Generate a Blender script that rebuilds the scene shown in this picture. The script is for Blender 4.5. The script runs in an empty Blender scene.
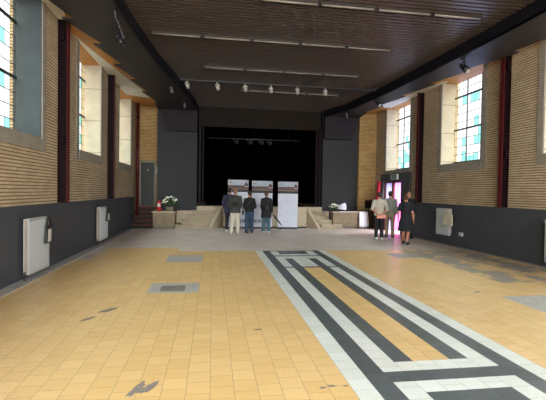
import bpy, bmesh, math, random
from mathutils import Vector, Matrix
random.seed(7)
SC = bpy.context.scene
COL = SC.collection

# ------------------------------------------------------------------ camera
F = 400.0; CX = 273.0; CY = 200.0
YAW, PITCH, ROLL, EYE = math.radians(8.67), math.radians(-1.27), 0.016, 1.62
fwd = Vector((math.sin(YAW)*math.cos(PITCH), math.cos(YAW)*math.cos(PITCH), math.sin(PITCH)))
r0 = Vector((math.cos(YAW), -math.sin(YAW), 0)); u0 = r0.cross(fwd)
RT = r0*math.cos(ROLL) + u0*math.sin(ROLL); UP = u0*math.cos(ROLL) - r0*math.sin(ROLL)
EYEP = Vector((0, 0, EYE))
cam_d = bpy.data.cameras.new('camera'); cam_d.sensor_fit = 'HORIZONTAL'; cam_d.sensor_width = 36
cam_d.lens = 36*F/546; cam_d.clip_start = .05; cam_d.clip_end = 200
cam = bpy.data.objects.new('camera', cam_d); COL.objects.link(cam)
m = Matrix.Identity(4)
for i in range(3):
    m[i][0] = RT[i]; m[i][1] = UP[i]; m[i][2] = -fwd[i]; m[i][3] = EYEP[i]
cam.matrix_world = m
SC.camera = cam

def ray(px, py): return fwd + RT*((px-CX)/F) - UP*((py-CY)/F)
def at_z(px, py, z):
    d = ray(px, py); return EYEP + d*((z-EYE)/d.z)
def at_y(px, py, y):
    d = ray(px, py); return EYEP + d*(y/d.y)
def at_x(px, py, x):
    d = ray(px, py); return EYEP + d*(x/d.x)

# ------------------------------------------------------------------ materials
def lin(c):
    c = c/255.0
    return c/12.92 if c <= .04045 else ((c+.055)/1.055)**2.4
def rgb(h):
    return (lin(int(h[0:2], 16)), lin(int(h[2:4], 16)), lin(int(h[4:6], 16)), 1)

class NT:
    def __init__(s, name):
        s.m = bpy.data.materials.new(name); s.m.use_nodes = True
        s.t = s.m.node_tree; s.n = s.t.nodes; s.b = s.n['Principled BSDF']
    def new(s, k, **kw):
        x = s.n.new(k)
        for a, v in kw.items(): setattr(x, a, v)
        return x
    def link(s, a, b): s.t.links.new(a, b)
    def math(s, op, a, b=None, c=None):
        x = s.new('ShaderNodeMath', operation=op)
        for i, v in enumerate((a, b, c)):
            if v is None: continue
            if isinstance(v, (int, float)): x.inputs[i].default_value = v
            else: s.link(v, x.inputs[i])
        return x.outputs[0]
    def mix(s, fac, a, b, blend='MIX'):
        x = s.new('ShaderNodeMix', data_type='RGBA', blend_type=blend)
        for sock, v in ((x.inputs[0], fac), (x.inputs[6], a), (x.inputs[7], b)):
            if isinstance(v, (int, float)): sock.default_value = v
            elif isinstance(v, tuple): sock.default_value = v
            else: s.link(v, sock)
        return x.outputs[2]
    def coords(s): return s.new('ShaderNodeTexCoord').outputs['Object']
    def noise(s, scale, detail=3, vec=None, rough=.55):
        x = s.new('ShaderNodeTexNoise'); x.inputs['Scale'].default_value = scale
        x.inputs['Detail'].default_value = detail; x.inputs['Roughness'].default_value = rough
        s.link(vec if vec is not None else s.coords(), x.inputs['Vector'])
        return x.outputs['Fac']
    def ramp(s, fac, lo, hi):
        x = s.new('ShaderNodeMapRange'); s.link(fac, x.inputs[0])
        x.inputs[1].default_value = lo; x.inputs[2].default_value = hi
        return x.outputs[0]
    def bump(s, h, dist=.01, strength=.6):
        x = s.new('ShaderNodeBump'); x.inputs['Distance'].default_value = dist; x.inputs['Strength'].default_value = strength
        s.link(h, x.inputs['Height']); s.link(x.outputs[0], s.b.inputs['Normal'])

def plain(name, hexc, rough=.6, metal=0., var=.12, scale=6., spec=.5, bump=0.):
    N = NT(name); c = rgb(hexc)
    f = N.noise(scale, 4)
    d = tuple(v*(1-var) for v in c[:3])+(1,); l = tuple(min(1, v*(1+var)) for v in c[:3])+(1,)
    N.link(N.mix(N.ramp(f, .3, .7), d, l), N.b.inputs['Base Color'])
    N.b.inputs['Roughness'].default_value = rough; N.b.inputs['Metallic'].default_value = metal
    N.b.inputs['Specular IOR Level'].default_value = spec
    if bump: N.bump(N.noise(scale*8, 3), bump)
    return N.m

def brick(name, axis, c1, c2, joint):
    N = NT(name); sp = N.new('ShaderNodeSeparateXYZ'); N.link(N.coords(), sp.inputs[0])
    cb = N.new('ShaderNodeCombineXYZ')
    N.link(sp.outputs[1 if axis == 'x' else 0], cb.inputs[0]); N.link(sp.outputs[2], cb.inputs[1])
    bt = N.new('ShaderNodeTexBrick'); N.link(cb.outputs[0], bt.inputs['Vector'])
    bt.inputs['Color1'].default_value = rgb(c1); bt.inputs['Color2'].default_value = rgb(c2)
    bt.inputs['Mortar'].default_value = tuple(.62*v for v in rgb(c2)[:3])+(1,)
    bt.inputs['Scale'].default_value = 1; bt.inputs['Mortar Size'].default_value = .005
    bt.inputs['Mortar Smooth'].default_value = .25; bt.inputs['Bias'].default_value = 0
    bt.inputs['Brick Width'].default_value = .23; bt.inputs['Row Height'].default_value = .061
    bt.offset = .5
    # deep raked bed joints: darker band along every course
    fr = N.math('FRACT', N.math('DIVIDE', sp.outputs[2], .061))
    bed = N.math('LESS_THAN', fr, .27)
    colr = N.mix(N.math('MULTIPLY', bed, .92), bt.outputs['Color'], rgb(joint))
    n = N.noise(1.3, 4)
    colr = N.mix(N.ramp(n, .35, .75), colr, N.mix(1., colr, (.78, .74, .70, 1), 'MULTIPLY'))
    N.link(colr, N.b.inputs['Base Color']); N.b.inputs['Roughness'].default_value = .85
    N.bump(N.math('SUBTRACT', 1., N.math('MAXIMUM', bt.outputs['Fac'], bed)), .012, .7)
    return N.m

TILE = .1935; TX0 = 1.165; TY0 = 3.58
def tile(name, hexes, joint, rough=.33, stain='8d7a5a', sa=.45, worn=False):
    N = NT(name); sp = N.new('ShaderNodeSeparateXYZ'); N.link(N.coords(), sp.inputs[0])
    cb = N.new('ShaderNodeCombineXYZ')
    N.link(N.math('SUBTRACT', sp.outputs[1], TY0-100*TILE), cb.inputs[0])
    N.link(N.math('SUBTRACT', sp.outputs[0], TX0-100*TILE), cb.inputs[1])
    bt = N.new('ShaderNodeTexBrick'); N.link(cb.outputs[0], bt.inputs['Vector'])
    bt.inputs['Color1'].default_value = rgb(hexes[0]); bt.inputs['Color2'].default_value = rgb(hexes[1])
    bt.inputs['Mortar'].default_value = rgb(joint); bt.inputs['Scale'].default_value = 1
    bt.inputs['Mortar Size'].default_value = .0022; bt.inputs['Mortar Smooth'].default_value = .3
    bt.inputs['Brick Width'].default_value = TILE; bt.inputs['Row Height'].default_value = TILE; bt.offset = .5
    c = bt.outputs['Color']
    n1 = N.ramp(N.noise(28, 5, rough=.7), .42, .75)
    c = N.mix(N.math('MULTIPLY', n1, .35), c, N.mix(1., c, (.80, .76, .70, 1), 'MULTIPLY'))
    n2 = N.ramp(N.noise(.9, 5), .52, .75)
    c = N.mix(N.math('MULTIPLY', n2, .35), c, N.mix(1., c, (.80, .74, .66, 1), 'MULTIPLY'))
    n3 = N.ramp(N.noise(4.5, 6, rough=.75), .72, .80)
    c = N.mix(N.math('MULTIPLY', n3, sa), c, rgb(stain))
    if worn:
        wf = N.ramp(N.noise(1.7, 7, rough=.7), .44, .53)
        c = N.mix(wf, c, N.mix(N.noise(9, 5), rgb('8a847a'), rgb('aaa296')))
    N.link(c, N.b.inputs['Base Color'])
    rr = N.math('ADD', N.math('MULTIPLY', N.noise(6, 4), .3), rough-.12)
    N.link(rr, N.b.inputs['Roughness'])
    N.b.inputs['Specular IOR Level'].default_value = .95
    N.bump(N.math('ADD', N.math('MULTIPLY', bt.outputs['Fac'], -1.), N.math('MULTIPLY', N.noise(1.2, 1), .5)), .002, .5)
    return N.m

def stained(name, col0, row0, colw, rowh, lead='2a2a2a', ax=1, y0=0., y1=1.):
    N = NT(name); sp = N.new('ShaderNodeSeparateXYZ'); N.link(N.coords(), sp.inputs[0])
    yy = N.math('DIVIDE', N.math('SUBTRACT', sp.outputs[ax], y0), colw)
    zz = N.math('DIVIDE', N.math('SUBTRACT', sp.outputs[2], row0), rowh)
    cb = N.new('ShaderNodeCombineXYZ'); N.link(N.math('FLOOR', yy), cb.inputs[0]); N.link(N.math('FLOOR', zz), cb.inputs[1])
    wn = N.new('ShaderNodeTexWhiteNoise', noise_dimensions='3D'); N.link(cb.outputs[0], wn.inputs[0])
    cb.inputs[2].default_value = col0
    # more turquoise panes low in the window
    thr = N.ramp(sp.outputs[2], 4.5, 2.7)
    thr = N.math('ADD', N.math('MULTIPLY', thr, .48), .04)
    tq = N.math('LESS_THAN', wn.outputs['Value'], thr)
    ncol = (y1-y0)/colw
    edge = N.math('MAXIMUM', N.math('LESS_THAN', yy, 1.), N.math('GREATER_THAN', yy, ncol-1.))
    c = N.mix(tq, (.97, .98, .98, 1), (.33, .77, .73, 1))
    c = N.mix(edge, c, (.86, .81, .68, 1))
    fy = N.math('FRACT', yy); fz = N.math('FRACT', zz)
    ld = N.math('MAXIMUM', N.math('LESS_THAN', N.math('PINGPONG', fy, .5), .008/colw), N.math('LESS_THAN', N.math('PINGPONG', fz, .5), .008/rowh))
    N.b.inputs['Base Color'].default_value = (.03, .032, .035, 1); N.b.inputs['Roughness'].default_value = .5
    tr = N.new('ShaderNodeBsdfTransparent'); N.link(c, tr.inputs[0])
    mx = N.new('ShaderNodeMixShader'); N.link(ld, mx.inputs[0]); N.link(tr.outputs[0], mx.inputs[1]); N.link(N.b.outputs[0], mx.inputs[2])
    N.link(mx.outputs[0], N.n['Material Output'].inputs[0])
    return N.m

def wood(name, a, b, axis=1, rough=.5):
    N = NT(name); N.b.inputs['Specular IOR Level'].default_value = .2; mp = N.new('ShaderNodeMapping'); N.link(N.coords(), mp.inputs[0])
    s = [14, 14, 14]; s[axis] = 1.2; mp.inputs['Scale'].default_value = s
    f = N.noise(1, 5, mp.outputs[0]); c = N.mix(N.ramp(f, .3, .7), rgb(a), rgb(b))
    N.link(c, N.b.inputs['Base Color']); N.b.inputs['Roughness'].default_value = rough
    return N.m

def concrete(name, a, b, rough=.75, sc=2.5, joints=0):
    N = NT(name); f = N.noise(sc, 7, rough=.68); c = N.mix(N.ramp(f, .32, .7), rgb(a), rgb(b))
    g = N.ramp(N.noise(sc*12, 3), .6, .75)
    c = N.mix(N.math('MULTIPLY', g, .3), c, N.mix(1., c, (.6, .58, .55, 1), 'MULTIPLY'))
    if joints:
        sp = N.new('ShaderNodeSeparateXYZ'); N.link(N.coords(), sp.inputs[0])
        jf = N.math('LESS_THAN', N.math('FRACT', N.math('DIVIDE', N.math('SUBTRACT', sp.outputs[2], 2.66), joints)), .028)
        c = N.mix(N.math('MULTIPLY', jf, .6), c, rgb('6a5b45'))
    N.link(c, N.b.inputs['Base Color']); N.b.inputs['Roughness'].default_value = rough
    N.bump(f, .004, .4)
    return N.m

M = {}
M['brick_x'] = brick('tan brick side', 'x', 'c9b696', 'b9a382', '5e4d3d')
M['brick_y'] = brick('tan brick end', 'y', 'cdab72', 'b9945c', '5a4326')
M['tile_y'] = tile('ochre tile', ('eecb8e', 'e5bf7e'), '9a825c')
M['tile_w'] = tile('white tile', ('e8ece4', 'dde2d9'), 'a3a89f', .34, 'a9aa9d', .25)
M['tile_k'] = tile('black tile', ('596163', '505859'), '262a2a', .34, '5d625f', .12)
M['tile_worn'] = tile('worn ochre tile', ('eecb8e', 'e5bf7e'), '9a825c', worn=True)
M['conc_floor'] = concrete('worn concrete floor', 'c4b7ab', 'dacdc1', .5, 1.2)
M['conc_patch'] = concrete('grey patch', 'a09c95', 'bab5ad', .6, 5)
M['conc_dark'] = concrete('dark cement', '6d675e', '877f73', .7, 9)
M['conc_stage'] = concrete('stage concrete', 'b0a188', 'c8b99f', .8, 2)
M['conc_riser'] = concrete('step riser concrete', '978a73', 'afa086', .8, 3)  # darker riser colour stands in for shade on the upright faces
M['conc_tread'] = concrete('worn step tread', 'cdc1a9', 'e0d5bd', .7, 3)  # lighter tread colour stands in for light from above
M['conc_plinth'] = concrete('plinth concrete', '776a55', '99886e', .8, 5)
M['conc_frame'] = concrete('window surround render', '7f776b', '958d80', .85, 4)
M['dado'] = plain('charcoal paint', '42454a', .55, var=.08, scale=2, spec=0.3)
M['panel'] = plain('charcoal panel paint', '39393b', .7, var=.05, scale=2, spec=0.15)
M['panel2'] = plain('brown black panel', '2b2428', .6, var=.06, scale=2, spec=0.12)  # panel colour darkened to carry the shade of grazing light
M['bulk'] = plain('dark soffit board', '2f2929', .55, var=.08, scale=1.5, spec=0.25)
M['fascia'] = plain('dark fascia board', '121118', .5, var=.06, scale=2, spec=0.2)  # blue-black tone carries the shade of a face turned from the light
M['slat'] = plain('brown ceiling slat', '42352c', .38, var=.03, scale=3, spec=0.6)
M['header'] = plain('dark brown header slat', '21180f', .6, var=.15, spec=0.1)  # slat brown darkened in colour to offset the added rear glow
M['void'] = plain('black ceiling void', '0c0907', .95, spec=.1)
M['woodsoff'] = wood('orange timber soffit', 'b0773c', 'c98f50', 1)
M['plaster'] = plain('pale plaster', 'd8d2c2', .8, var=.06)
M['stone'] = concrete('cream stone reveal', 'b4a78f', 'c8bda6', .8, 3, joints=.93)
M['slate'] = concrete('blue grey render', '2f383b', '3d4749', .8, 2.5)
M['maroon'] = plain('maroon steel paint', '501519', .45, var=.1, spec=0.25)
M['maroon_d'] = plain('dark maroon steel paint', '16070a', .5, var=.1, spec=0.1)  # darker maroon; on the columns it paints in the channel's shade
M['lead'] = plain('dark glazing bar', '23262a', .5)
M['white'] = plain('white enamel', 'aeb1af', .35, var=.03)
M['offwhite'] = plain('aged white plastic', 'c9c4ba', .5, var=.06)
M['grille'] = plain('beige radiator grille', '8d8273', .5)
M['black'] = plain('black plastic', '141415', .5)
M['blackcloth'] = plain('black curtain cloth', '030303', 1., var=.1, spec=.0)
M['tube'] = plain('unlit lamp tube', '83796d', .45, var=.05)
M['batten'] = plain('grey batten', '2c241d', .5, var=.1)
M['silver'] = plain('silver metal', '5c5c5f', .4, .7, var=.05)
M['chrome_w'] = plain('white spot housing', 'b5b0a6', .35, var=.04)
M['door'] = plain('grey green door paint', '3a3d3a', .5, var=.06, spec=0.2)
M['darkwood'] = wood('dark red stained wood', '4f2413', '6a3019', 0)
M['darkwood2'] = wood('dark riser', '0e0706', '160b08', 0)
M['red'] = plain('red paint', 'b4161c', .35)
M['redcloth'] = plain('crimson cloth', 'a5102a', .8, var=.2)
M['cloth'] = plain('white table cloth', 'dfe2ea', .8, var=.04)
M['foliage'] = plain('green leaves', '3d5a2a', .6, var=.4, scale=30)
M['petal'] = plain('white petals', 'eeece0', .6, var=.05, scale=20)
M['pot'] = plain('stone pot', '7c7365', .8, var=.2, scale=20)
M['lav'] = plain('lavender painted wall', '9aa4dc', .7, var=.04)
M['pink'] = plain('magenta door paint', 'f768bd', .5, var=.04)
M['green_sign'] = plain('green sign', '4f7f6b', .4)
M['skin'] = plain('skin', 'c08a6c', .55, var=.05)
M['cream'] = plain('cream canvas', 'c9bfa4', .85)

# ------------------------------------------------------------------ mesh helpers
class MB:
    """collects shapes into one mesh"""
    def __init__(s): s.bm = bmesh.new(); s.mi = 0
    def face(s, pts, mi=None):
        f = s.bm.faces.new([s.bm.verts.new(p) for p in pts]); f.material_index = s.mi if mi is None else mi; return f
    def hull8(s, p):
        v = [s.bm.verts.new(q) for q in p]
        for q in ((0, 3, 2, 1), (4, 5, 6, 7), (0, 1, 5, 4), (1, 2, 6, 5), (2, 3, 7, 6), (3, 0, 4, 7)):
            f = s.bm.faces.new([v[i] for i in q]); f.material_index = s.mi
        return s
    def box(s, x0, x1, y0, y1, z0, z1):
        if x1 < x0: x0, x1 = x1, x0
        if y1 < y0: y0, y1 = y1, y0
        if z1 < z0: z0, z1 = z1, z0
        return s.hull8([(x0, y0, z0), (x1, y0, z0), (x1, y1, z0), (x0, y1, z0), (x0, y0, z1), (x1, y0, z1), (x1, y1, z1), (x0, y1, z1)])
    def obox(s, c, ax, ay, az):
        """oriented box: centre and three half-axis vectors"""
        c = Vector(c); ax, ay, az = Vector(ax), Vector(ay), Vector(az)
        return s.hull8([c-ax-ay-az, c+ax-ay-az, c+ax+ay-az, c-ax+ay-az, c-ax-ay+az, c+ax-ay+az, c+ax+ay+az, c-ax+ay+az])
    def prism(s, poly, z0, z1):
        """plan polygon (counter-clockwise) extruded in z"""
        a = [s.bm.verts.new((x, y, z0)) for x, y in poly]; b = [s.bm.verts.new((x, y, z1)) for x, y in poly]
        n = len(poly)
        fs = [s.bm.faces.new(list(reversed(a))), s.bm.faces.new(b)]
        for i in range(n): fs.append(s.bm.faces.new((a[i], a[(i+1) % n], b[(i+1) % n], b[i])))
        for f in fs: f.material_index = s.mi
        return s
    def prism_y(s, poly, y0, y1):
        """x-z polygon extruded in y"""
        a = [s.bm.verts.new((x, y0, z)) for x, z in poly]; b = [s.bm.verts.new((x, y1, z)) for x, z in poly]
        n = len(poly)
        fs = [s.bm.faces.new(a), s.bm.faces.new(list(reversed(b)))]
        for i in range(n): fs.append(s.bm.faces.new((a[(i+1) % n], a[i], b[i], b[(i+1) % n])))
        for f in fs: f.material_index = s.mi
        return s
    def rings(s, rings, cap=True):
        """loft a list of vertex rings"""
        vs = [[s.bm.verts.new(p) for p in r] for r in rings]; n = len(vs[0])
        for a, b in zip(vs, vs[1:]):
            for i in range(n):
                f = s.bm.faces.new((a[i], a[(i+1) % n], b[(i+1) % n], b[i])); f.material_index = s.mi; f.smooth = True
        if cap:
            s.bm.faces.new(list(reversed(vs[0]))).material_index = s.mi; s.bm.faces.new(vs[-1]).material_index = s.mi
        return s
    def cone(s, a, b, ra, rb, n=10):
        a, b = Vector(a), Vector(b); d = (b-a).normalized()
        t = Vector((0, 0, 1)) if abs(d.z) < .9 else Vector((1, 0, 0))
        e1 = d.cross(t).normalized(); e2 = d.cross(e1)
        def ring(c, r): return [c+(e1*math.cos(k*2*math.pi/n)+e2*math.sin(k*2*math.pi/n))*r for k in range(n)]
        return s.rings([ring(a, ra), ring(b, rb)])
    def tube(s, pts, r, n=8):
        for a, b in zip(pts, pts[1:]): s.cone(a, b, r, r, n)
        return s
    def ball(s, c, rx, ry=None, rz=None, seg=12, rot=None, n=8):
        ry = rx if ry is None else ry; rz = rx if rz is None else rz
        mt = Matrix.Translation(Vector(c)) @ (rot.to_4x4() if rot else Matrix.Identity(4)) @ Matrix.Diagonal((rx, ry, rz, 1))
        r = bmesh.ops.create_uvsphere(s.bm, u_segments=seg, v_segments=n, radius=1, matrix=mt)
        for v in r['verts']:
            for f in v.link_faces: f.smooth = True; f.material_index = s.mi
        return s
    def lathe(s, c, prof, n=20):
        c = Vector(c)
        return s.rings([[c+Vector((r*math.cos(k*2*math.pi/n), r*math.sin(k*2*math.pi/n), z)) for k in range(n)] for r, z in prof])
    def build(s, name, mat, parent=None, bevel=0., norm=True):
        if norm: bmesh.ops.recalc_face_normals(s.bm, faces=s.bm.faces)
        me = bpy.data.meshes.new(name); s.bm.to_mesh(me); s.bm.free()
        for x in (mat if isinstance(mat, (list, tuple)) else [mat]): me.materials.append(M[x] if isinstance(x, str) else x)
        o = bpy.data.objects.new(name, me); COL.objects.link(o)
        if parent:
            o.parent = parent
            o.matrix_parent_inverse = Matrix.Translation(-parent.location)
        if bevel:
            b = o.modifiers.new('bevel', 'BEVEL'); b.width = bevel; b.segments = 2; b.limit_method = 'ANGLE'
        return o

def tag(o, label=None, cat=None, group=None, kind=None):
    if label: o['label'] = label
    if cat: o['category'] = cat
    if group: o['group'] = group
    if kind: o['kind'] = kind
    return o
def thing(name, loc, label, cat, group=None):
    o = bpy.data.objects.new(name, None); o.empty_display_size = .2; COL.objects.link(o); o.location = loc
    return tag(o, label, cat, group)
def struct(o): o['kind'] = 'structure'; return o
def copy_thing(root, delta, label):
    """copy of a thing with its parts, moved by delta"""
    delta = Vector(delta)
    r = root.copy(); COL.objects.link(r); r.location = root.location+delta; r['label'] = label
    def rec(src, dst):
        for ch in [c for c in bpy.data.objects if c.parent == src]:
            k = ch.copy(); COL.objects.link(k); k.parent = dst
            rec(ch, k)
    rec(root, r)
    return r

# ------------------------------------------------------------------ hall dimensions
XL, XR = -3.28, 7.42
WT = 5.22            # wall top / timber soffit
YB = -4.6            # wall behind the camera
DADO = 1.3
WIN_L = [(-2.0, 0.0), (2.05, 4.1), (6.3, 8.35), (10.5, 12.5), (14.8, 16.88)]
WIN_R = [(-2.1, -0.05), (2.0, 4.05), (6.0, 8.08), (10.18, 12.2), (14.3, 16.4)]
SILL = 2.58; DEPTH = .46

def side_wall(name, sx, x, wins, yend, door=None):
    b = MB(); xo = x+sx*(DEPTH+.1)
    ys = YB
    for i, (a, c) in enumerate(wins):
        b.box(x, xo, ys, a, 0, WT+.1)
        if door and abs(a-14.3) < .01:
            d0, d1, dh = door
            b.box(x, xo, a, d0, 0, dh); b.box(x, xo, d1, c, 0, dh); b.box(x, xo, a, c, dh, SILL-.03)
        else:
            b.box(x, xo, a, c, 0, SILL-.03)
        ys = c
    b.box(x, xo, ys, yend, 0, WT+.1)
    return struct(b.build(name, 'brick_x', norm=True))
REAR_FILL_E = 14.  # strength of the added glow behind the viewer
SKY_LO, SKY_HI, GROUND = .72, 9., .35
YRR_ = 17.5
DOOR = (14.78, 16.4, 2.1)
side_wall('wall_left', -1, XL, WIN_L, 18.6)
# right wall: the door is narrower than the window above it, so split by hand
side_wall('wall_right', 1, XR, WIN_R, YRR_, DOOR)

# dado panelling (charcoal paint on a slightly proud lower wall)
struct(MB().box(XL-.01, XL+.03, YB, 17.55, 0, DADO).build('trim_1', 'dado'))
b = MB(); b.box(XR-.03, XR+.01, YB, 14.14, 0, DADO); b.box(XR-.03, XR+.01, 16.68, 17.5, 0, DADO); struct(b.build('trim_2', 'dado'))
# gutter strips at the foot of the side walls
struct(MB().box(XL+.03, XL+.26, YB, 17.0, 0, .015).build('baseboard_left', 'conc_patch'))
struct(MB().box(XR-.1, XR-.03, YB, 14.1, 0, .03).build('baseboard_right', 'conc_dark'))
# wall behind the viewer
REAR = [(-2.4, .4), (.9, 3.3), (3.8, 6.6)]  # unseen openings with glowing panes, added to brighten the hall
b = MB(); b.box(XL-.5, XR+.5, YB-.3, YB, 0, .9); b.box(XL-.5, XR+.5, YB-.3, YB, 4.9, 5.6)
xs0 = XL-.5
for a, c in REAR: b.box(xs0, a, YB-.3, YB, .9, 4.9); xs0 = c
b.box(xs0, XR+.5, YB-.3, YB, .9, 4.9)
struct(b.build('wall_back', 'brick_y'))
M['day'] = NT('clear daylit glass').m  # emitting pane, an added light source out of view
nb = M['day'].node_tree.nodes['Principled BSDF']; nb.inputs['Emission Color'].default_value = (.93, .97, 1, 1); nb.inputs['Emission Strength'].default_value = REAR_FILL_E; nb.inputs['Base Color'].default_value = (.1, .1, .1, 1)
for i, (a, c) in enumerate(REAR):
    w = thing('window_%d' % (11+i), ((a+c)/2, YB, .9), None, None); struct(w)
    MB().box(a, c, YB-.22, YB-.2, .9, 4.9).build('window_pane', 'day', w)
    b = MB(); xm = (a+c)/2
    for x in (a, xm-.03, c-.06): b.box(x, x+.06, YB-.2, YB-.14, .9, 4.9)
    for z in (.9, 2.2, 3.5, 4.84): b.box(a, c, YB-.2, YB-.14, z, z+.06)
    b.build('window_frame', 'lead', w)

# windows
for side, x, sx, wins in (('left', XL, -1, WIN_L), ('right', XR, 1, WIN_R)):
    for i, (a, c) in enumerate(wins):
        n = i+1+(len(WIN_L) if side == 'right' else 0)
        w = thing('window_%d' % n, (x, (a+c)/2, SILL), None, None); struct(w)
        xg = x+sx*DEPTH
        # concrete surround on the wall face
        b = MB()
        for y0, y1 in ((a-.17, a), (c, c+.17)): b.box(x-sx*.025, x+sx*.05, y0, y1, SILL-.26, WT)
        b.box(x-sx*.035, x+sx*.05, a, c, SILL-.26, SILL-.03)
        b.build('window_surround', 'conc_frame', w)
        # reveals and sloped sill
        first = side == 'left' and i <= 2
        b = MB()
        for y0, y1 in ((a, a+.02), (c-.02, c)): b.box(x+sx*.0, xg+sx*.04, y0, y1, SILL, WT)
        b.build('window_reveal', 'slate' if first else 'stone', w)
        b = MB(); b.hull8([(min(x, xg), a, SILL-.03), (max(x, xg), a, SILL-.03), (max(x, xg), c, SILL-.03), (min(x, xg), c, SILL-.03),
                           (min(x, xg), a, SILL+(.05 if sx < 0 else 0)), (max(x, xg), a, SILL+(0 if sx < 0 else .05)),
                           (max(x, xg), c, SILL+(0 if sx < 0 else .05)), (min(x, xg), c, SILL+(.05 if sx < 0 else 0))])
        b.build('window_sill', 'conc_frame', w)
        # joints between the stone blocks of the reveal
        # leaded glass, lit by the daylight behind it
        gm = stained('leaded glass %d' % n, n*3.7, SILL+.05, (c-a-.04)/10, .262, y0=a+.02, y1=c-.02)
        b = MB(); b.face([(xg, a+.02, SILL), (xg, c-.02, SILL), (xg, c-.02, WT), (xg, a+.02, WT)])
        b.build('window_pane', gm, w)
        b = MB()
        for k in range(3):
            z = SILL+.07+1.05*k
            b.box(xg-sx*.03, xg, a+.02, c-.02, z-.018, z+.018)
        for k in (1, 2): 
            y = a+(c-a)*k/3
            b.box(xg-sx*.02, xg, y-.012, y+.012, SILL, WT)
        b.build('glazing_bars', 'lead', w)

# steel columns
def column(x, sx, y, label, w=.13, d=.2):
    t = thing('steel_column', (x, y, DADO), label, 'column', 'maroon steel wall columns')
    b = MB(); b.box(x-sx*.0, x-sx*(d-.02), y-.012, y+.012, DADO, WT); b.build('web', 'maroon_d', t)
    b = MB(); b.box(x-sx*(d-.02), x-sx*d, y-w/2, y+w/2, DADO, WT); fl_ = b.build('flange', 'maroon', t)
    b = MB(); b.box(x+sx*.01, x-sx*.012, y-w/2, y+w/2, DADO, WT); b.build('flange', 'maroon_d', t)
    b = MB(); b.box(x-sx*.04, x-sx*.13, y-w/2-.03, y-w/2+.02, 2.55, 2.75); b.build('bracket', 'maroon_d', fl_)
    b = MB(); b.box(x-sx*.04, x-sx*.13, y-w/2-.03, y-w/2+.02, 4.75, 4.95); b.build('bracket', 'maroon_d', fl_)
column(XL, -1, 9.24, 'maroon steel column on left wall between near window and middle window')
column(XL, -1, 13.36, 'maroon steel column on left wall between middle window and farthest window')
column(XR, 1, 9.2, 'maroon steel column on right wall nearest the viewer')
column(XR, 1, 13.4, 'maroon steel column on right wall just before the pink doorway')
# red pipes in the far left corner
t = thing('pipe', (XL+.16, 17.5, DADO), 'red vertical pipe in far left corner above dark dado', 'pipe')
ps = MB().cone((XL+.16, 17.56, .516), (XL+.16, 17.56, WT), .06, .06, 12).build('pipe_shaft', 'maroon', t)
for z in (2.2, 3.4, 4.6): MB().cone((XL+.16, 17.56, z), (XL+.16, 17.56, z+.05), .075, .075, 12).build('pipe_clip', 'maroon_d', ps)

# ------------------------------------------------------------------ floor (one plane split into material zones)
rects = []      # x0,x1,y0,y1,material
K = 'tile_k'; W_ = 'tile_w'; Yw = 'tile_y'
mats = ['tile_y', 'tile_w', 'tile_k', 'conc_floor', 'conc_patch', 'conc_dark', 'tile_worn']
def X(n): return TX0+n*TILE
def R(x0, x1, y0, y1, m): rects.append((x0, x1, y0, y1, m))
R(XL, XR, YB, 17.6, 'tile_y')
R(XL, XR, 10.72, 18.6, 'conc_floor'); R(XL, -.87, 10.0, 11.38, 'tile_y'); R(-3.28, -2.75, 9.6, 11.4, 'conc_floor')
YN = -.6
R(X(0), X(10), YN, 10.72, W_); R(X(1), X(9), YN, 10.72, K)
# inner frame of the far panel
R(X(2), X(3), 3.58-TILE, 9.75, W_); R(X(7), X(8), 3.58-TILE, 9.75, W_)
R(X(2), X(8), 3.58-TILE, 3.58, W_)
R(X(3), X(7), 3.58, 8.4, K); R(X(4), X(6), 3.58, 8.3, Yw)
R(X(2), X(8), 9.45, 9.78, W_); R(X(4), X(6), 8.42, 9.5, W_); 
R(X(1), X(9), 8.3, 8.42, K)
R(X(2), X(8), 9.92, 10.1, W_); R(X(2), X(3), 9.92, 10.62, W_); R(X(7), X(8), 9.92, 10.62, W_)
# near panel
R(X(2), X(8), YN, 3.58-2*TILE, W_); R(X(3), X(7), YN, 3.58-3*TILE, K); R(X(4), X(6), YN, 3.58-5*TILE, Yw)
# repairs
R(-1.02, -.2, 9.1, 10.05, 'conc_patch'); R(-1.0, -.2, 6.4, 7.08, 'conc_patch'); R(-.81, -.42, 6.52, 6.9, 'conc_dark')
R(4.6, 5.55, 9.4, 10.1, 'conc_patch'); R(4.57, 5.42, 4.85, 5.72, 'conc_patch')
R(5.3, 7.3, 6.6, 10.72, 'tile_worn')
xs = sorted({v for r in rects for v in r[:2]}); ys = sorted({v for r in rects for v in r[2:4]})
bm = bmesh.new(); vv = {}
def V(i, j):
    if (i, j) not in vv: vv[(i, j)] = bm.verts.new((xs[i], ys[j], 0))
    return vv[(i, j)]
for i in range(len(xs)-1):
    for j in range(len(ys)-1):
        cx_, cy_ = (xs[i]+xs[i+1])/2, (ys[j]+ys[j+1])/2; mm = None
        for r in rects:
            if r[0] <= cx_ <= r[1] and r[2] <= cy_ <= r[3]: mm = r[4]
        if mm is None: continue
        f = bm.faces.new((V(i, j), V(i+1, j), V(i+1, j+1), V(i, j+1))); f.material_index = mats.index(mm)
b = MB(); b.bm.free(); b.bm = bm
fl = struct(b.build('floor', mats, norm=False))
M['stain'] = concrete('exposed grey screed', '77706b', '9a8f86', .7, 20)
rnd = random.Random(11)
SZ = [.001]
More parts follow.
